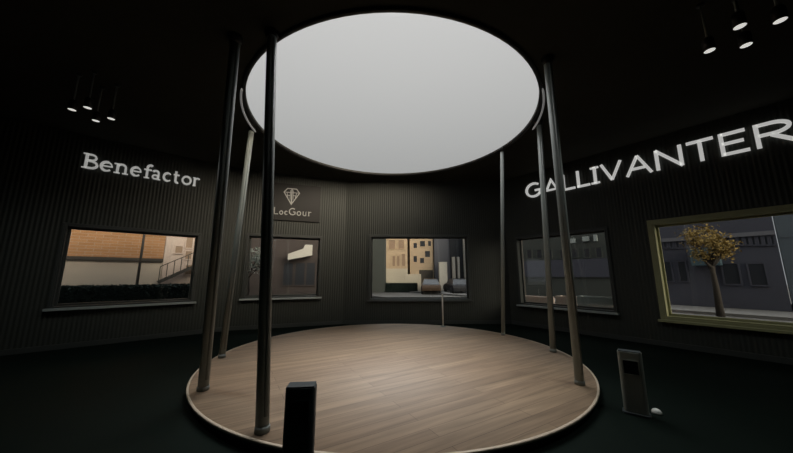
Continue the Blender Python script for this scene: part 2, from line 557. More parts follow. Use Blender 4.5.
# ------------------------------------------------------------------ poles
pole_data = [
    ((-2.73, 4.39), (-2.45, 3.85), 0.070, 'slanting grey pole at the left rim of the stage, nearest of the two there'),
    ((-1.39, 3.29), (-1.86, 3.76), 0.068, 'thick grey pole crossing the skylight, nearest of all to the front'),
    ((-3.43, 6.0), (-3.58, 6.62), 0.062, 'thin grey pole at the far left rim, behind the nearer left pole'),
    ((2.88, 8.15), (3.02, 7.75), 0.050, 'faint grey pole at the back right of the stage, before the back wall corner'),
    ((3.30, 6.42), (3.36, 6.28), 0.060, 'thin grey pole at the right rim, behind the nearer right pole'),
    ((2.72, 4.60), (2.52, 4.28), 0.062, 'grey pole at the right rim of the stage, nearest of the two there'),
]
for (b, t, r, lab) in pole_data:
    o = thing('support_pole', lab, 'pole', (b[0], b[1], STZ + 0.002), group='grey poles standing round the rim of the stage')
    dx, dy, dz = t[0] - b[0], t[1] - b[1], CEIL - STZ - 0.002
    P = lambda k: Vector((dx * k, dy * k, dz * k))
    MB().tube([P(0.012), P(0.985)], r, 20).build('shaft', M['pole'], o)
    ang = math.atan2(-b[1], -b[0])
    side = Vector((math.cos(ang), math.sin(ang), 0))
    # a darker channel strip let into the room-facing side
    sp = Vector((-side.y, side.x, 0))
    mb = MB()
    q0 = P(0.03) + side * r * 0.72 + sp * r * 0.5; q1 = P(0.97) + side * r * 0.72 + sp * r * 0.5
    mb.tube([q0, q1], r * 0.42, 8)
    mb.build('channel', M['pole_dark'], o)
    MB().lathe([(0, 0), (r * 1.12, 0), (r * 1.12, 0.05), (r * 1.03, 0.06), (0, 0.06)], 24).build('base_collar', M['pole_dark'], o)
    MB().lathe([(0, -0.12), (r * 1.1, -0.12), (r * 1.5, -0.03), (r * 1.5, -0.002), (0, -0.002)], 24, c=(dx, dy, dz)).build('top_bracket', M['shade'], o)

# slim post at the far rim
o = thing('slim_post', 'very thin pale upright post at the far rim of the stage, below the back window', 'post', (1.46, 9.42, STZ + 0.002))
MB().tube([(0, 0, 0.02), (0, 0, 0.96)], 0.022, 12).build('upright', M['offwhite'], o)
MB().lathe([(0, 0), (0.09, 0), (0.09, 0.01), (0.03, 0.03), (0, 0.03)], 20).build('foot', M['pole_dark'], o)
MB().lathe([(0, 0.95), (0.028, 0.95), (0.03, 0.97), (0.02, 0.99), (0, 0.995)], 16).build('cap', M['offwhite'], o)


# ------------------------------------------------------------------ kiosks
def kiosk(loc, rz, m, label, h=0.80, w=0.27):
    o = thing('info_kiosk', label, 'kiosk', loc, rz)
    prof = []
    d = 0.13
    # body: rounded slab in plan
    poly = []
    rr = 0.04
    for (cx, cy, a0) in ((w / 2 - rr, d / 2 - rr, 0), (-w / 2 + rr, d / 2 - rr, 90), (-w / 2 + rr, -d / 2 + rr, 180), (w / 2 - rr, -d / 2 + rr, 270)):
        for k in range(5):
            a = R(a0 + 22.5 * k)
            poly.append((cx + rr * math.cos(a), cy + rr * math.sin(a)))
    MB().slab(poly, 0.025, h).build('body', m, o, bevel=0.006)
    MB().slab([(x * 1.12, y * 1.35) for x, y in poly], 0.0, 0.025).build('base_plate', M['black'], o, bevel=0.004)
    s = MB().box(-w * 0.30, w * 0.30, -d / 2 - 0.008, -d / 2 - 0.0005, h - 0.26, h - 0.10).build('screen', M['screen'], o, bevel=0.003)
    fr_ = MB()
    x0, x1, z0, z1, y0, y1 = -w * 0.30, w * 0.30, h - 0.26, h - 0.10, -d / 2 - 0.014, -d / 2 - 0.0005
    e = 0.012
    fr_.box(x0 - e, x0 - 0.0003, y0, y1, z0 - e, z1 + e).box(x1 + 0.0003, x1 + e, y0, y1, z0 - e, z1 + e)
    fr_.box(x0, x1, y0, y1, z1 + 0.0003, z1 + e).box(x0, x1, y0, y1, z0 - e, z0 - 0.0003)
    fr_.build('bezel', m, o)
    MB().box(-w * 0.46, w * 0.46, -d * 0.46, d * 0.46, h + 0.0005, h + 0.012).build('top_cap', M['black'], o, bevel=0.004)
    return o


kiosk((-0.80, 2.62, 0), R(6), M['black'], 'black shaded upright kiosk at the front left edge of the stage, cut off by the frame', 0.80, 0.245)  # same kind as the right kiosk, its shade put into the darker body colour
kiosk((3.02, 3.96, 0), R(-37), M['charcoal'], 'lighter, lit kiosk with a dark screen on the floor right of the stage', 0.74, 0.25)

o = thing('floor_light', 'small white light fitting on the black floor beside the right kiosk', 'light', (3.28, 3.97, 0), R(-30))
MB().lathe([(0, 0), (0.055, 0), (0.055, 0.02), (0, 0.02)], 24).build('base', M['charcoal'], o)
MB().lathe([(0.05, 0.0205), (0.048, 0.032), (0.038, 0.046), (0.02, 0.054), (0, 0.056)], 24).build('dome', M['white'], o)

# ------------------------------------------------------------------ pendant lamps
lamp_pos = [((-5.74, 4.68), 'left cluster, front left lamp over the left wall lettering'), ((-5.40, 4.62), 'left'), ((-5.70, 5.05), ''), ((-5.34, 4.98), ''),
            ((4.08, 3.32), ''), ((4.04, 2.95), ''), ((4.45, 3.23), ''), ((4.41, 2.87), '')]
lamp_lab = ['leftmost lit pendant lamp of the far left cluster of four',
            'upper second pendant lamp from the left in the left cluster of four',
            'lowest pendant lamp of the left cluster, third from the left',
            'rightmost lit pendant lamp of the left cluster of four',
            'lowest and leftmost lit pendant lamp of the upper right cluster',
            'pendant lamp above the lowest one in the upper right cluster, second from the left',
            'third lit pendant lamp from the left in the upper right cluster',
            'highest and rightmost lit pendant lamp of the upper right cluster']
p0 = thing('pendant_lamp', lamp_lab[0], 'lamp')
LZ = 4.6
LAMP_W = 34.0
MB().tube([(0, 0, LZ + 0.17), (0, 0, CEIL - 0.02)], 0.012, 8).build('stem', M['pole'], p0)
MB().lathe([(0.054, LZ), (0.058, LZ), (0.058, LZ + 0.15), (0.045, LZ + 0.18), (0, LZ + 0.185), (0, LZ + 0.175), (0.042, LZ + 0.17), (0.054, LZ + 0.148), (0.054, LZ)], 32).build('lamp_shade', M['shade'], p0)
MB().lathe([(0, LZ + 0.004), (0.053, LZ + 0.004), (0.053, LZ + 0.014), (0, LZ + 0.014)], 32).build('diffuser', M['lamp'], p0)
MB().lathe([(0, CEIL - 0.03), (0.04, CEIL - 0.03), (0.045, CEIL - 0.001), (0, CEIL - 0.001)], 20).build('ceiling_rose', M['shade'], p0)
ld = bpy.data.lights.new('bulb', 'SPOT')
ld.energy = LAMP_W; ld.spot_size = R(160); ld.spot_blend = 1.0; ld.shadow_soft_size = 0.06; ld.color = (0.95, 1.0, 0.94)
lo = bpy.data.objects.new('bulb', ld); C.objects.link(lo); lo.parent = p0; lo.location = (0, 0, LZ - 0.01)
for i, (p, _) in enumerate(lamp_pos):
    q = p0 if i == 0 else copy_tree(p0)
    q.location = (p[0], p[1], 0)
    q['label'] = lamp_lab[i]
    q['group'] = 'pendant lamps of the left cluster' if i < 4 else 'pendant lamps of the right cluster'


# ------------------------------------------------------------------ lettering
def arc(cx, cz, rx, rz_, a0, a1, n=14):
    return [(cx + rx * math.cos(R(a0 + (a1 - a0) * k / n)), cz + rz_ * math.sin(R(a0 + (a1 - a0) * k / n))) for k in range(n + 1)]


LY0, LY1 = -0.06, -0.001


def glyph(mb, ch, x0, x1, z0, z1, s, serif=False):
    """strokes of one letter inside the box; s is the stroke width"""
    w, h = x1 - x0, z1 - z0
    X = lambda a: x0 + a * w
    Z = lambda a: z0 + a * h
    hs = s / 2
    T = s * 0.62 if serif else s * 0.9        # thin stroke

    def rb(pts, ww, closed=False): mb.ribbon(pts, ww, LY0, LY1, closed)
    def foot(cx, z, half): mb.box(cx - half, cx + half, LY0, LY1, z - T * 0.35, z + T * 0.35)
    if ch == 'G':
        rb(arc(X(.52), Z(.5), w * .48, h * .5 - hs, 50, 325), s); rb([(X(.60), Z(.46)), (X(.98), Z(.46))], T); rb([(X(.92), Z(.46)), (X(.92), Z(.14))], s)
    elif ch == 'a_small':
        rb([(X(.0), z0), (X(.5), z1), (X(1), z0)], s * .75, True)
    elif ch == 'L':
        rb([(X(.05) + hs, z1), (X(.05) + hs, z0)], s); rb([(X(.05), z0 + T / 2), (x1, z0 + T / 2)], T)
    elif ch == 'I':
        rb([(X(.5), z1), (X(.5), z0)], s); rb([(X(.12), z0 + T / 2), (X(.88), z0 + T / 2)], T * .8); rb([(X(.12), z1 - T / 2), (X(.88), z1 - T / 2)], T * .8)
    elif ch == 'V':
        rb([(X(.08), z1), (X(.5), z0 + hs * .6)], s); rb([(X(.5), z0 + hs * .6), (X(.94), z1)], s * .85)
    elif ch == 'A':
        rb([(X(.04), z0), (X(.5), z1)], s * .85); rb([(X(.5), z1), (X(.96), z0)], s); rb([(X(.25), Z(.34)), (X(.75), Z(.34))], T)
    elif ch == 'N':
        rb([(X(.08), z0), (X(.08), z1)], s); rb([(X(.06), z1), (X(.94), z0)], s); rb([(X(.92), z0), (X(.92), z1)], s)
    elif ch == 'T':
        rb([(X(.5), z0), (X(.5), z1 - hs)], s); rb([(x0, z1 - T / 2), (x1, z1 - T / 2)], T)
    elif ch == 'E':
        rb([(x0 + hs, z0), (x0 + hs, z1)], s)
        for z, k in ((z0 + T / 2, 1.0), (Z(.52), .86), (z1 - T / 2, .95)): rb([(x0 + hs, z), (X(k), z)], T)
    elif ch == 'R':
        rb([(x0 + hs, z0), (x0 + hs, z1)], s)
        rb([(x0 + hs, z1 - T / 2), (X(.45), z1 - T / 2)] + arc(X(.45), Z(.72), w * .42, h * .28 - T / 2, 90, -90)[1:] + [(x0 + hs, Z(.44) + T / 2)], T)
        rb([(X(.42), Z(.46)), (x1, z0)], s)
    elif ch == 'B':
        rb([(X(.22), z0), (X(.22), z1)], s)
        foot(X(.14), z0 + T / 3, w * .16); foot(X(.14), z1 - T / 3, w * .16)
        rb([(X(.2), z1 - T / 2), (X(.5), z1 - T / 2)] + arc(X(.5), Z(.76), w * .3, h * .24 - T / 2, 90, -90)[1:] + [(X(.22), Z(.52) + T / 2)], T * 1.1)
        rb([(X(.2), Z(.52)), (X(.55), Z(.52))] + arc(X(.55), Z(.27), w * .36, h * .27 - T / 2, 90, -90)[1:] + [(X(.2), z0 + T / 2)], s * .85)
    elif ch == 'e':
        rb(arc(X(.5), Z(.5), w * .46 - hs * .3, h * .5 - hs * .6, 0, 315, 20), [T * .9] * 5 + [s] * 12 + [T] * 4)
        rb([(X(.12), Z(.52)), (X(.95), Z(.52))], T * .7)
    elif ch in 'nr':
        rb([(X(.24), z0), (X(.24), z1)], s); foot(X(.22), z0 + T / 3, w * .2); foot(X(.12), z1 - T / 3, w * .12)
        if ch == 'n':
            rb([(X(.26), Z(.72))] + arc(X(.5), Z(.66), w * .27, h * .3, 140, 0, 8) + [(X(.77), z0)], s * .85); foot(X(.77), z0 + T / 3, w * .2)
        else:
            rb([(X(.26), Z(.68))] + arc(X(.62), Z(.55), w * .38, h * .38, 150, 50, 8), s * .8)
    elif ch == 'u':
        rb([(X(.2), z1), (X(.2), Z(.35))] + arc(X(.5), Z(.33), w * .3, h * .28, 180, 360, 8) + [(X(.8), z1)], s * .8); rb([(X(.8), z1), (X(.8), z0)], s * .8)
    elif ch == 'f':
        rb([(X(.42), z0), (X(.42), Z(.75))] + arc(X(.66), Z(.76), w * .24, h * .21, 180, 50, 8), s); foot(X(.42), z0 + T / 3, w * .24)
        rb([(X(.14), Z(.62)), (X(.8), Z(.62))], T)
    elif ch == 'a':
        rb(arc(X(.42), Z(.72), w * .3, h * .24, 155, 0, 8) + [(X(.72), z0)], s * .85)
        rb(arc(X(.42), Z(.27), w * .28, h * .25 - hs * .4, 0, 360, 14)[:-1], T * 1.05, True); foot(X(.84), z0 + T / 3, w * .12)
    elif ch == 'c':
        rb(arc(X(.54), Z(.5), w * .44 - hs * .3, h * .5 - hs * .6, 48, 315, 16), [T] * 3 + [s] * 11 + [T] * 3)
    elif ch == 't':
        rb([(X(.4), z1)] + [(X(.4), Z(.3))] + arc(X(.64), Z(.2), w * .24, h * .17, 180, 300, 8), s); rb([(X(.1), Z(.70)), (X(.85), Z(.70))], T)
    elif ch == 'o':
        rb(arc(X(.5), Z(.5), w * .46 - hs * .5, h * .5 - hs * .6, 0, 360, 24)[:-1], s * .9, True)


def lettering(fr, label, glyphs, m, s, serif):
    o = thing('wall_lettering', label, 'lettering', fr.loc, fr.rz)
    for (ch, u0, u1, z0, z1) in glyphs:
        mb = MB()
        glyph(mb, ch, u0, u1, z0, z1, s, serif)
        mb.build('letter', m, o)
    

zb, zc = 4.39, 4.92
lettering(FR, 'large white GALLIVANTER capitals on the right wall above its two windows', [
    ('G', .92, 1.46, zb, zc), ('a_small', 1.63, 1.97, 4.52, 4.86), ('L', 2.13, 2.51, zb, zc), ('L', 2.56, 2.92, zb, zc), ('I', 2.93, 3.21, zb, zc),
    ('V', 3.21, 3.75, zb, zc), ('A', 3.81, 4.37, zb, zc), ('N', 4.44, 4.97, zb, zc), ('T', 5.05, 5.50, zb, zc), ('E', 5.58, 6.00, zb, zc),
    ('R', 6.09, 6.62, zb, zc)], M['letter_r'], 0.070, False)
zb, zx, zc = 4.43, 4.70, 4.80
lettering(FL, 'white serif word Benefactor on the left wall above the window', [
    ('B', 5.20, 5.49, zb, zc + .02), ('e', 5.52, 5.76, zb, zx), ('n', 5.78, 6.08, zb, zx), ('e', 6.11, 6.34, zb, zx), ('f', 6.35, 6.60, zb, zc + .03),
    ('a', 6.55, 6.77, zb, zx), ('c', 6.80, 7.02, zb, zx), ('t', 7.03, 7.22, zb, zc - .02), ('o', 7.25, 7.50, zb, zx), ('r', 7.53, 7.72, zb, zx)],
    M['letter_l'], 0.054, True)

# diamond sign
sg = thing('diamond_sign', 'black square sign with a silver diamond emblem over the narrow window', 'sign', FBL.at(0.98, 0, 3.60), FBL.rz)
SW, SH = 1.66, 1.34
MB().box(0, SW, -0.06, -0.001, 0, SH).build('board', M['sign_board'], sg, bevel=0.008)
LY0, LY1 = -0.075, -0.0605
em = MB()
cx, cz = 0.66, 0.86
Dm = [(-.26, .16), (-.15, .30), (.15, .30), (.26, .16), (0, -.27)]
em.ribbon([(cx + a, cz + b) for a, b in Dm], 0.03, LY0, LY1, True)
em.ribbon([(cx, cz + .30), (cx, cz - .25)], 0.045, LY0, LY1)
em.ribbon([(cx - .25, cz + .16), (cx - .03, cz + .16)], 0.018, LY0, LY1)
em.ribbon([(cx + .03, cz + .16), (cx + .25, cz + .16)], 0.018, LY0, LY1)
for sgn in (-1, 1):
    em.ribbon([(cx + sgn * .05, cz + .24), (cx + sgn * .05, cz - .10)], 0.018, LY0, LY1)
    em.ribbon([(cx + sgn * .05, cz + .05), (cx + sgn * .16, cz + .05)], 0.018, LY0, LY1)
    em.ribbon([(cx + sgn * .16, cz + .14), (cx + sgn * .12, cz - .04)], 0.018, LY0, LY1)
em.build('emblem', M['sign_mark'], sg)
x = 0.10
wd = MB()
for ch, w_, hz in (('L', .15, .25), ('o', .13, .14), ('c', .12, .14), ('G', .22, .26), ('o', .15, .16), ('u', .16, .16), ('r', .13, .16)):
    glyph(wd, ch, x, x + w_, 0.20, 0.20 + hz, 0.034, False)
    x += w_ + 0.035
wd.build('lettering', M['sign_mark'], sg)

# ------------------------------------------------------------------ outside
g = MB().add([(-70, -40, -0.07), (70, -40, -0.07), (70, 80, -0.07), (-70, 80, -0.07)], [(0, 1, 2, 3)])
tag(g.build('street_ground', M['asphalt']), 'grey asphalt street outside the windows', kind='structure')


def building(name, label, fr, u0, u1, h, depth, wm, wins=(), extras=(), group=None):
    """box building whose front stands on frame fr; wins = (u0,u1,z0,z1,material)"""
    o = thing(name, label, 'building', fr.at(u0, 0, -0.07), fr.rz, group)
    MB().box(0, u1 - u0, 0, depth, 0, h).build('walls', wm, o)
    MB().box(-0.15, u1 - u0 + 0.15, -0.25, depth, h + .001, h + 0.35).build('roof_parapet', wm, o)
    for (a, b, z0, z1, m) in wins:
        f = MB()
        e = 0.07
        a -= u0; b -= u0
        f.box(a - e, a, -0.06, -.001, z0 - e, z1 + e).box(b, b + e, -0.06, -.001, z0 - e, z1 + e)
        f.box(a, b, -0.06, -.001, z1, z1 + e).box(a, b, -0.09, -.001, z0 - e, z0)
        fo = f.build('window', wm, o)
        MB().box(a + .001, b - .001, -0.03, -.001, z0 + .001, z1 - .001).build('window_pane', m, fo)
    for (nm, a, b, y0, y1, z0, z1, m) in extras:
        MB().box(a - u0, b - u0, y0, y1, z0, z1).build(nm, m, o)
    return o


def px(fr, x, y): return fr.hit(x, y)


# --- seen through the left window
GL = Frame((-11.94, 3.56), (-5.30, 9.45), 12.0)
ua, _ = px(GL, 20, 260); ub, _ = px(GL, 163, 260); uc, _ = px(GL, 232, 260)
_, zl = px(GL, 120, 258)
_, zh = px(GL, 120, 284)
u142, _ = px(GL, 142, 250)
b1 = building('brick_building', 'long building with orange brown brick over a beige ground floor, seen through the left window', GL, ua - 6, ub, 9, 8, M['brown'],
              extras=[('ground_floor_band', ua - 6, ub - .01, -0.12, -.001, 0, zl - 0.1, M['beige']), ('ledge', ua - 6, ub, -0.3, -.001, zl - 0.09, zl + 0.09, M['ledge'])])
uw = []
for (xa, xb, ya, yb) in ((176, 182, 245, 252), (187, 192, 236, 247), (186, 191, 250, 258), (186, 191, 264, 273)):
    a, z1 = px(GL, xa, ya); b, z0 = px(GL, xb, yb)
    uw.append((a, b, z0, z1, M['win_brown']))
b2 = building('pale_building', 'pale pinkish building with an outside stair, right part of the left window view', GL, ub + .02, uc, 9.5, 3, M['pink'], uw)
# outside stair on the pale building
p1 = px(GL, 157, 281); p2 = px(GL, 191, 266)
stair = MB()
st0 = (p1[0] - ub, p1[1]); st1 = (p2[0] - ub, p2[1])
stair.ribbon([st0, st1], 0.16, -1.1, -1.04); stair.ribbon([st0, st1], 0.16, -.26, -.20)
ns = 9
for k in range(ns):
    q = (st0[0] + (st1[0] - st0[0]) * (k + .5) / ns, st0[1] + (st1[1] - st0[1]) * (k + .5) / ns)
    stair.box(q[0] - .14, q[0] + .14, -1.04, -.26, q[1], q[1] + .04)
stair.box(st1[0], st1[0] + 1.2, -1.1, -.2, st1[1] - .05, st1[1] + .05)
for xx in (st1[0] + .1, st1[0] + 1.1): stair.box(xx - .05, xx + .05, -1.1, -1.0, 0.0, st1[1])
stair.build('outside_stair', M['ledge'], b2)
rail = MB()
rail.ribbon([(st0[0], st0[1] + .9), (st1[0], st1[1] + .9)], 0.05, -1.1, -1.05)
for k in range(6):
    q = (st0[0] + (st1[0] - st0[0]) * k / 5, st0[1] + (st1[1] - st0[1]) * k / 5)
    rail.box(q[0] - .02, q[0] + .02, -1.1, -1.06, q[1], q[1] + .9)
rail.build('stair_rail', M['ledge'], b2)

# street lamp in front of the brick building
o = thing('street_lamp', 'slim dark street lamp standing before the brick building', 'street lamp', GL.at(px(Frame(GL.A, GL.A + GL.d, -2.0), 142, 250)[0], -2.0, -0.07), GL.rz)
MB().tube([(0, 0, .1), (0, 0, 5.0)], [.07, .05], 10).build('pole', M['ledge'], o)
MB().lathe([(0, 0), (.16, 0), (.15, .25), (.08, .35), (0, .35)], 16).build('base', M['ledge'], o)
MB().tube([(0, 0, 5.0), (.4, 0, 5.35), (1.1, 0, 5.4)], .035, 8).build('arm', M['ledge'], o)
MB().box(.9, 1.5, -.12, .12, 5.32, 5.44).build('lamp_head', M['ledge'], o, bevel=.03)


def hedge(fr, u0, u1, h, d, label):
    """clipped hedge: a leafy skin of small leaves over a dark core"""
    o = thing('clipped_hedge', label, 'hedge', fr.at(u0, 0, -.07), fr.rz)
    L_ = u1 - u0
    MB().box(.06, L_ - .06, .06, d - .06, 0, h - .05).build('core', M['hedge'], o)
    lf = MB()
    rnd = random.Random(3)
    for k in range(5200):
        f = rnd.random()
        if f < .55: p = (rnd.random() * L_, rnd.gauss(0.02, .02), rnd.random() * h)
        elif f < .85: p = (rnd.random() * L_, rnd.random() * d, h + rnd.gauss(-.02, .025))
        elif f < .92: p = (rnd.gauss(0, .02), rnd.random() * d, rnd.random() * h)
        else: p = (L_ + rnd.gauss(0, .02), rnd.random() * d, rnd.random() * h)
        leaf(lf, Vector(p), .07, rnd)
    lf.build('leaves', M['hedge'], o, fix=False)


def leaf(mb, p, s, rnd):
    a = Vector((rnd.gauss(0, 1), rnd.gauss(0, 1), rnd.gauss(0, 1))).normalized()
    b = a.cross(Vector((rnd.gauss(0, 1), rnd.gauss(0, 1), rnd.gauss(0, 1)))).normalized()
    s *= rnd.uniform(.6, 1.3)
    mb.add([p - a * s, p + b * s * .5, p + a * s, p - b * s * .5], [(0, 1, 2, 3)])


HL = Frame(GL.A, GL.A + GL.d, -4.5)
hedge(HL, px(HL, 30, 260)[0], px(HL, 200, 260)[0], px(HL, 120, 286)[1] + .07, 1.0, 'low dark green hedge along the bottom of the left window view')


def tree(name, label, loc, h, cr, m, n=2600, ls=.12, cz=None, trunk_r=.14):
    o = thing(name, label, 'tree', loc)
    rnd = random.Random(int(loc[0] * 10))
    tk = MB()
    tk.tube([(0, 0, 0), (.05, .03, h * .3), (-.03, .0, h * .62)], [trunk_r, trunk_r * .75, trunk_r * .5], 10)
    tips = []
    for k in range(9):
        a = 2 * PI * k / 9 + rnd.random()
        z0 = h * rnd.uniform(.38, .6)
        tip = Vector((math.cos(a) * cr * rnd.uniform(.5, .85), math.sin(a) * cr * rnd.uniform(.5, .85), h * rnd.uniform(.6, .95)))
        mid = Vector((tip.x * .45, tip.y * .45, (z0 + tip.z) / 2 - .1))
        tk.tube([(0, 0, z0), mid, tip], [trunk_r * .45, trunk_r * .3, .02], 7)
        tips += [tip, mid.lerp(tip, .6)]
    tk.build('trunk', M['bark'], o)
    lf = MB()
    for k in range(n):
        c = rnd.choice(tips)
        p = c + Vector((rnd.gauss(0, 1), rnd.gauss(0, 1), rnd.gauss(0, .8))) * cr * .22
        leaf(lf, p, ls, rnd)
    lf.build('foliage', m, o, fix=False)
    return o


# --- seen through the narrow window
GBL = Frame((-5.30, 9.45), (-1.90, 10.65), 11.0)
u0, _ = px(GBL, 232, 260); u1, _ = px(GBL, 330, 260)
wn = []
for (xa, xb, ya, yb) in ((262, 270, 250, 262), (284, 292, 262, 284), (296, 304, 262, 284), (307, 314, 262, 284)):
    a, z1 = px(GBL, xa, ya); b, z0 = px(GBL, xb, yb)
    wn.append((a, b, max(z0, .3), z1, M['win_dark']))
nb = building('dark_shop_building', 'dark grey building with a pale awning, seen through the narrow window', GBL, u0 - .3, u1 + .5, 9, 7, M['umber'], wn)
aw = MB()
a0, za0 = px(GBL, 288, 258); a1, za1 = px(GBL, 312, 245)
aw.prism([(a0 - u0 + .3, za0 - .1), (a1 - u0 + .3, za0 + .25), (a1 - u0 + .3, za1), (a1 - u0 - .2, za1), (a1 - u0 - .3, za0 + .7), (a0 - u0 + .3, za0 + .3)], -.8, -.01)
aw.build('awning', M['offwhite'], nb)
loc = GBL.at(px(Frame(GBL.A, GBL.A + GBL.d, -4), 250, 260)[0], -4, -.07)
tree('silvery_tree', 'small silvery tree at the left of the narrow window', loc, 3.3, .7, M['silver_leaf'], 900, .08, trunk_r=.06)

# --- seen through the window straight ahead
GB = Frame((-20, 34), (22, 34))


def span(fr, xa, xb, y=260): return px(fr, xa, y)[0], px(fr, xb, y)[0]


def wlist(fr, rects, m):
    out = []
    for (xa, xb, ya, yb) in rects:
        a, z1 = px(fr, xa, ya); b, z0 = px(fr, xb, yb)
        out.append((a, b, z0 + .07, z1 + .07, m))
    return out


a, b = span(GB, 352, 386)
building('dark_green_building', 'dark greenish building at the left edge of the back window view', Frame((-20, 30.5), (22, 30.5)), *span(Frame((-20, 30.5), (22, 30.5)), 340, 385), 11, 3.3, M['dusk'])
a, b = span(GB, 386.2, 407.5)
zb0 = px(GB, 400, 268)[1]
building('tan_building', 'tan stone building left of the dark gap in the back window view', GB, a, b, 11.5, 6, M['tan'],
         wlist(GB, [(389, 395, 240, 249), (398.5, 404, 240, 249), (392.5, 395, 256, 266), (397, 399.5, 256, 266), (402, 405, 254, 266)], M['win_brown']),
         extras=[('stone_base', a, b, -.15, -.001, 0, zb0, M['tan_base'])])
G2 = Frame((-20, 34.4), (22, 34.4))
a, b = span(G2, 410, 433.4)
building('tan_apartment_building', 'tan building with three rows of windows right of the dark gap', G2, a, b, 11.8, 6, M['tan'],
         wlist(G2, [(413.5, 417, 243, 248), (420, 425, 241, 246.5), (413.5, 417, 256, 262), (425, 430, 251, 257), (420, 424, 258, 263), (428, 431, 241, 246)], M['win_dark']),
         extras=[('garage_door', *span(G2, 419, 432.5), -.05, -.002, 0, px(G2, 425, 270)[1] + .07, M['ledge'])])
building('umber_building', 'dark umber building filling the gap between the two tan buildings', Frame((-20, 42), (22, 42)), *span(Frame((-20, 42), (22, 42)), 402, 418), 14, 6, M['umber'])
a, b = span(GB, 434.5, 480)
gb = building('slate_building', 'slate grey building with white pillars at the right of the back window view', GB, a, b, 11.5, 8, M['slate'],
              wlist(GB, [(453.5, 460.5, 241, 251)], M['win_dark']),
              extras=[('dark_bay', *span(GB, 450, 463), -.2, -.07, 0, 11, M['win_dark'])])
G3 = Frame((-20, 33.5), (22, 33.5))
for (xa, xb, ya, yb) in ((452, 455.5, 257, 284), (457, 460, 257, 284), (463, 467, 237, 287)):
    u_a, z1 = px(G3, xa, ya); u_b, z0 = px(G3, xb, yb)
    MB().box(u_a - a, u_b - a, -.5 - .2, -.21, 0, z1 + .07).build('pillar', M['offwhite'], gb)
# panel and box on the street
G4 = Frame((-20, 32), (22, 32))


def street_box(xa, xb, ya, label, m):
    u_a, z1 = px(G4, xa, ya); u_b, _ = px(G4, xb, ya)
    o = thing('street_cabinet', label, 'cabinet', G4.at(u_a, 0, -.07), 0)
    MB().box(0, u_b - u_a, 0, .5, .08, z1).build('body', m, o, bevel=.03)
    MB().box(-.03, u_b - u_a + .03, -.03, .53, z1 + .001, z1 + .07).build('lid', m, o, bevel=.02)
    MB().box(.03, u_b - u_a - .03, .03, .47, 0, .079).build('plinth', M['ledge'], o)


street_box(439, 447, 262, 'tall pale cabinet on the street in the back window view', M['offwhite'])
# low pale wall before the tan building
u_a, z1 = px(G4, 388, 273); u_b, _ = px(G4, 421, 273)
lw = thing('low_street_wall', 'low pale stepped wall in front of the tan buildings', 'wall', G4.at(u_a, 0, -.07), 0)
MB().box(0, (u_b - u_a) * .5, 0, .3, 0, z1 - .5).build('lower_wall', M['tan_base'], lw)
MB().box((u_b - u_a) * .5 + .01, u_b - u_a, 0, .3, 0, z1 - .05).build('taller_wall', M['tan_base'], lw)


def make_car(m, label, loc, rz):
    o = thing('parked_car', label, 'car', loc, rz, 'cars parked in the street')
    prof = [(-2.15, .35), (-2.2, .62), (-2.05, .86), (-1.35, .92), (1.1, .95), (2.0, .80), (2.2, .62), (2.2, .33)]
    body = MB()
    low = []
    for x_, z_ in prof: low.append((x_, z_))
    body.prism(low + [(1.72, .28), (1.65, .55), (1.35, .68), (1.05, .55), (.98, .28), (-.98, .28), (-1.05, .55), (-1.35, .68), (-1.65, .55), (-1.72, .28)], -.88, .88)
    body.build('body', m, o, bevel=.05)
    # cabin, tapering inward to the roof
    cab = [(-1.75, .91), (-1.15, 1.38), (.35, 1.42), (1.05, .94)]
    vs = [(x_, s_ * (.80 if z_ < 1 else .62), z_) for s_ in (-1, 1) for x_, z_ in cab]
    MB().add(vs, [(0, 1, 2, 3), (7, 6, 5, 4), (0, 4, 5, 1), (1, 5, 6, 2), (2, 6, 7, 3), (3, 7, 4, 0)]).build('cabin_glass', M['win_dark'], o)
    MB().box(-1.12, .32, -.6, .6, 1.405, 1.45).build('roof', m, o, bevel=.02)
    for x_ in (-1.35, 1.35):
        for y_ in (-.82, .82):
            MB().lathe([(0, -.1), (.30, -.1), (.33, -.06), (.33, .06), (.30, .1), (0, .1)], 20, c=(x_, y_, .33), axis='y').build('wheel', M['tyre'], o)
    return o


def car_at(x, depth, m, label, rz=0):
    r = ray(x, 270)
    k = depth / r.y
    return make_car(m, label, (r.x * k, depth, -.07), rz)


car_at(430, 29.2, M['car_brown'], 'dark brown car seen end on before the tan buildings', R(86))
car_at(456, 29.0, M['car'], 'black car seen end on before the white pillars', R(93))
G5 = Frame((-20, 30.6), (22, 30.6))
hedge(G5, px(G5, 386, 270)[0], px(G5, 417, 270)[0], px(G5, 400, 283.5)[1] + .07, .6, 'low dark hedge across the foot of the tan building')

# --- seen through the two windows of the right wall
GR = Frame((4.10, 10.70), (11.20, 1.30), 13.0)
uA, _ = px(GR, 612, 250); uB, _ = px(GR, 779, 250)
rects = []
for k in range(5): rects.append((657 + k * 6.2, 660.4 + k * 6.2, 239.5, 247.5))
for k in range(8): rects.append((726 + k * 6.4, 729.8 + k * 6.4, 236.5, 244.5))
wn = wlist(GR, rects, M['win_dark'])
wn += wlist(GR, [(664, 673, 262, 281), (678, 688, 262, 281), (722, 741, 264, 284), (748, 768, 264, 285)], M['win_dark'])
rb_ = building('blue_grey_building', 'long blue grey building with a row of dark windows, seen through the olive framed window', GR, uA, uB, 7.5, 8, M['blue'], wn)
_, zaw = px(GR, 705, 257)
for (xa, xb) in ((694, 722),):
    a, b = span(GR, xa, xb)
    MB().prism([(a - uA, zaw - .4), (b - uA, zaw - .4), (b - uA, zaw + .5), (a - uA, zaw + .5)], -1.0, -.01).build('awning', M['teal'], rb_)
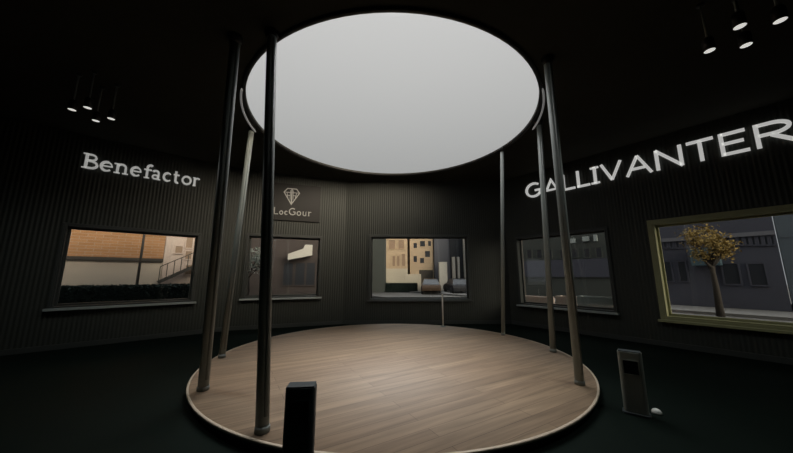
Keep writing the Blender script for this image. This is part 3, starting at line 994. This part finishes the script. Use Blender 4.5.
MB().box(0, uB - uA, -.16, -.01, px(GR, 705, 252)[1] + .75, px(GR, 705, 252)[1] + .95).build('cornice', M['slate'], rb_)
ib = building('pale_blue_building', 'pale blue grey panelled building at the right edge of the olive framed window', GR, uB + .05, uB + 9, 9, 8, M['ice'],
              extras=[('panel_joint', uB + .05, uB + 9, -.03, -.001, px(GR, 785, 236)[1], px(GR, 785, 237.5)[1] + .08, M['slate'])])
# building behind the fourth window
uC, _ = px(GR, 500, 250)
wn = wlist(GR, [(527, 532, 250, 258), (537, 542, 250, 258), (547, 552, 250, 258), (560, 566, 250, 258), (572, 578, 249, 257), (584, 590, 249, 257), (596, 602, 248, 257)], M['win_dark'])
db = building('dusky_building', 'dark grey green building filling the window beside the back wall', GR, uC - .5, uA - .05, 9, 8, M['dusk'], wn)
a, b = span(GR, 523, 612)
MB().box(a - uC + .5, b - uC + .5, -.14, -.01, px(GR, 560, 276)[1], px(GR, 560, 259)[1]).build('fascia', M['blue'], db)
for (xa, xb, ya, yb) in ((571, 576, 238, 242), (583, 590, 236, 240), (594, 598, 234, 240)):
    a, z1 = px(GR, xa, ya); b, z0 = px(GR, xb, yb)
    MB().box(a - uC + .5, b - uC + .5, -.2, -.01, z0, z1).build('wall_plaque', M['sill'], db)
# round street globe lamp
GQ = Frame(GR.A, GR.A + GR.d, -6)
ug, zg = px(GQ, 521, 236)
o = thing('globe_lamp', 'street lamp with white globe outside the window beside the back wall', 'street lamp', GQ.at(ug, 0, -.07), GR.rz)
MB().tube([(0, 0, .1), (0, 0, zg - .1)], [.06, .04], 10).build('pole', M['ledge'], o)
MB().lathe([(0, 0), (.15, 0), (.12, .3), (0, .3)], 14).build('base', M['ledge'], o)
MB().lathe([(.0, zg - .16)] + [(.26 * math.cos(R(t)), zg + .07 + .26 * math.sin(R(t))) for t in range(-70, 71, 14)] + [(0, zg + .33)], 20).build('globe', M['white'], o)
# pale planter blocks below that window
GP = Frame(FR.A, FR.A + FR.d, 1.4)
lab = ['left pale stone planter outside the window beside the back wall', 'middle pale stone planter outside the window beside the back wall',
       'right grey stone planter outside the window beside the back wall']
for k, (xa, xb, m_) in enumerate(((519, 548, 'sill_pale'), (555, 571, 'sill_pale'), (576, 622, 'sill'))):
    a, z1 = px(GP, xa, 294); b, _ = px(GP, xb, 297.5)
    o = thing('street_planter', lab[k], 'planter', GP.at(a, 0, -.07), GP.rz, 'planters outside the right wall')
    MB().box(0, b - a, 0, .06, 0, z1).box(0, b - a, .44, .5, 0, z1).box(0, .06, .06, .44, 0, z1).box(b - a - .06, b - a, .06, .44, 0, z1).build('trough', M[m_], o)
    MB().box(.061, b - a - .061, .061, .439, 0, z1 - .06).build('soil', M['ledge'], o)
# pavement with kerb lines along the right street
GK = Frame(GR.A, GR.A + GR.d, -3.2)
o = MB().box(0, 40, 0, 3.1, -.069, .06).build('pavement', M['paving']); o.location = GK.at(-22, 0, 0); o.rotation_euler = (0, 0, GR.rz)
tag(o, 'grey pavement along the far side of the right street', kind='structure')
GK2 = Frame(GR.A, GR.A + GR.d, -9.5)
o = MB().box(0, 40, 0, .18, -.069, .02).build('kerb', M['paving']); o.location = GK2.at(-22, 0, 0); o.rotation_euler = (0, 0, GR.rz)
tag(o, 'grey kerb line crossing the right street', kind='structure')

GT = Frame(GR.A, GR.A + GR.d, -3.6)
ut, zt = px(GT, 706, 234)
tree('golden_tree', 'golden leaved street tree in front of the blue grey building', GT.at(ut, 0, -.07), zt + .65, 0.78, M['gold'], 1900, .065)
# ------------------------------------------------------------------ sky
wd_ = bpy.data.worlds.new('world')
bpy.context.scene.world = wd_
wd_.use_nodes = True
nt = wd_.node_tree
bg = nt.nodes['Background']
tc = nt.nodes.new('ShaderNodeTexCoord')
sx = nt.nodes.new('ShaderNodeSeparateXYZ')
nt.links.new(tc.outputs['Generated'], sx.inputs[0])
mr = nt.nodes.new('ShaderNodeValToRGB')
els = mr.color_ramp.elements
els[0].position = 0.0; els[0].color = (0.36, 0.36, 0.37, 1)
els[1].position = 1.0; els[1].color = (0.9, 0.9, 0.9, 1)
e = els.new(0.34); e.color = (0.40, 0.405, 0.40, 1)
e = els.new(0.72); e.color = (0.63, 0.63, 0.62, 1)
nt.links.new(sx.outputs['Z'], mr.inputs['Fac'])
# low warm glow of the hidden sun, behind and to the right of the camera
dt = nt.nodes.new('ShaderNodeVectorMath'); dt.operation = 'DOT_PRODUCT'
gdir = Vector((0.62, -0.70, 0.20)).normalized()
dt.inputs[1].default_value = gdir
nt.links.new(tc.outputs['Generated'], dt.inputs[0])
gl = nt.nodes.new('ShaderNodeMapRange')
gl.interpolation_type = 'SMOOTHSTEP'
gl.inputs['From Min'].default_value = 0.82
gl.inputs['From Max'].default_value = 1.0
nt.links.new(dt.outputs['Value'], gl.inputs['Value'])
gm = nt.nodes.new('ShaderNodeVectorMath'); gm.operation = 'SCALE'
gm.inputs[0].default_value = (11.5, 9.8, 7.6)
nt.links.new(gl.outputs['Result'], gm.inputs['Scale'])
# added bright sky lobe, out of view high ahead, to brighten the near stage
d2 = nt.nodes.new('ShaderNodeVectorMath'); d2.operation = 'DOT_PRODUCT'
d2.inputs[1].default_value = Vector((0, 0.36, 0.95)).normalized()
nt.links.new(tc.outputs['Generated'], d2.inputs[0])
g2 = nt.nodes.new('ShaderNodeMapRange')
g2.interpolation_type = 'SMOOTHSTEP'
g2.inputs['From Min'].default_value = 0.915
g2.inputs['From Max'].default_value = 1.0
g2.inputs['To Max'].default_value = 9.0
nt.links.new(d2.outputs['Value'], g2.inputs['Value'])
a2 = nt.nodes.new('ShaderNodeVectorMath'); a2.operation = 'ADD'
nt.links.new(g2.outputs['Result'], a2.inputs[0])
nt.links.new(gm.outputs['Vector'], a2.inputs[1])
ad = nt.nodes.new('ShaderNodeVectorMath'); ad.operation = 'ADD'
nt.links.new(mr.outputs['Color'], ad.inputs[0])
nt.links.new(a2.outputs['Vector'], ad.inputs[1])
nt.links.new(ad.outputs['Vector'], bg.inputs['Color'])
bg.inputs['Strength'].default_value = 1.0

sc = bpy.context.scene
sc.view_settings.view_transform = 'Standard'
sc.view_settings.look = 'None'
sc.view_settings.exposure = 0.0
sc.view_settings.gamma = 1.0
sc.view_settings.use_curve_mapping = False
try:
    sc.cycles.use_denoising = True
    sc.cycles.denoiser = 'OPENIMAGEDENOISE'
except Exception:
    pass
sc.cycles.max_bounces = 8
sc.cycles.transparent_max_bounces = 12
wd_.cycles.sampling_method = 'AUTOMATIC'
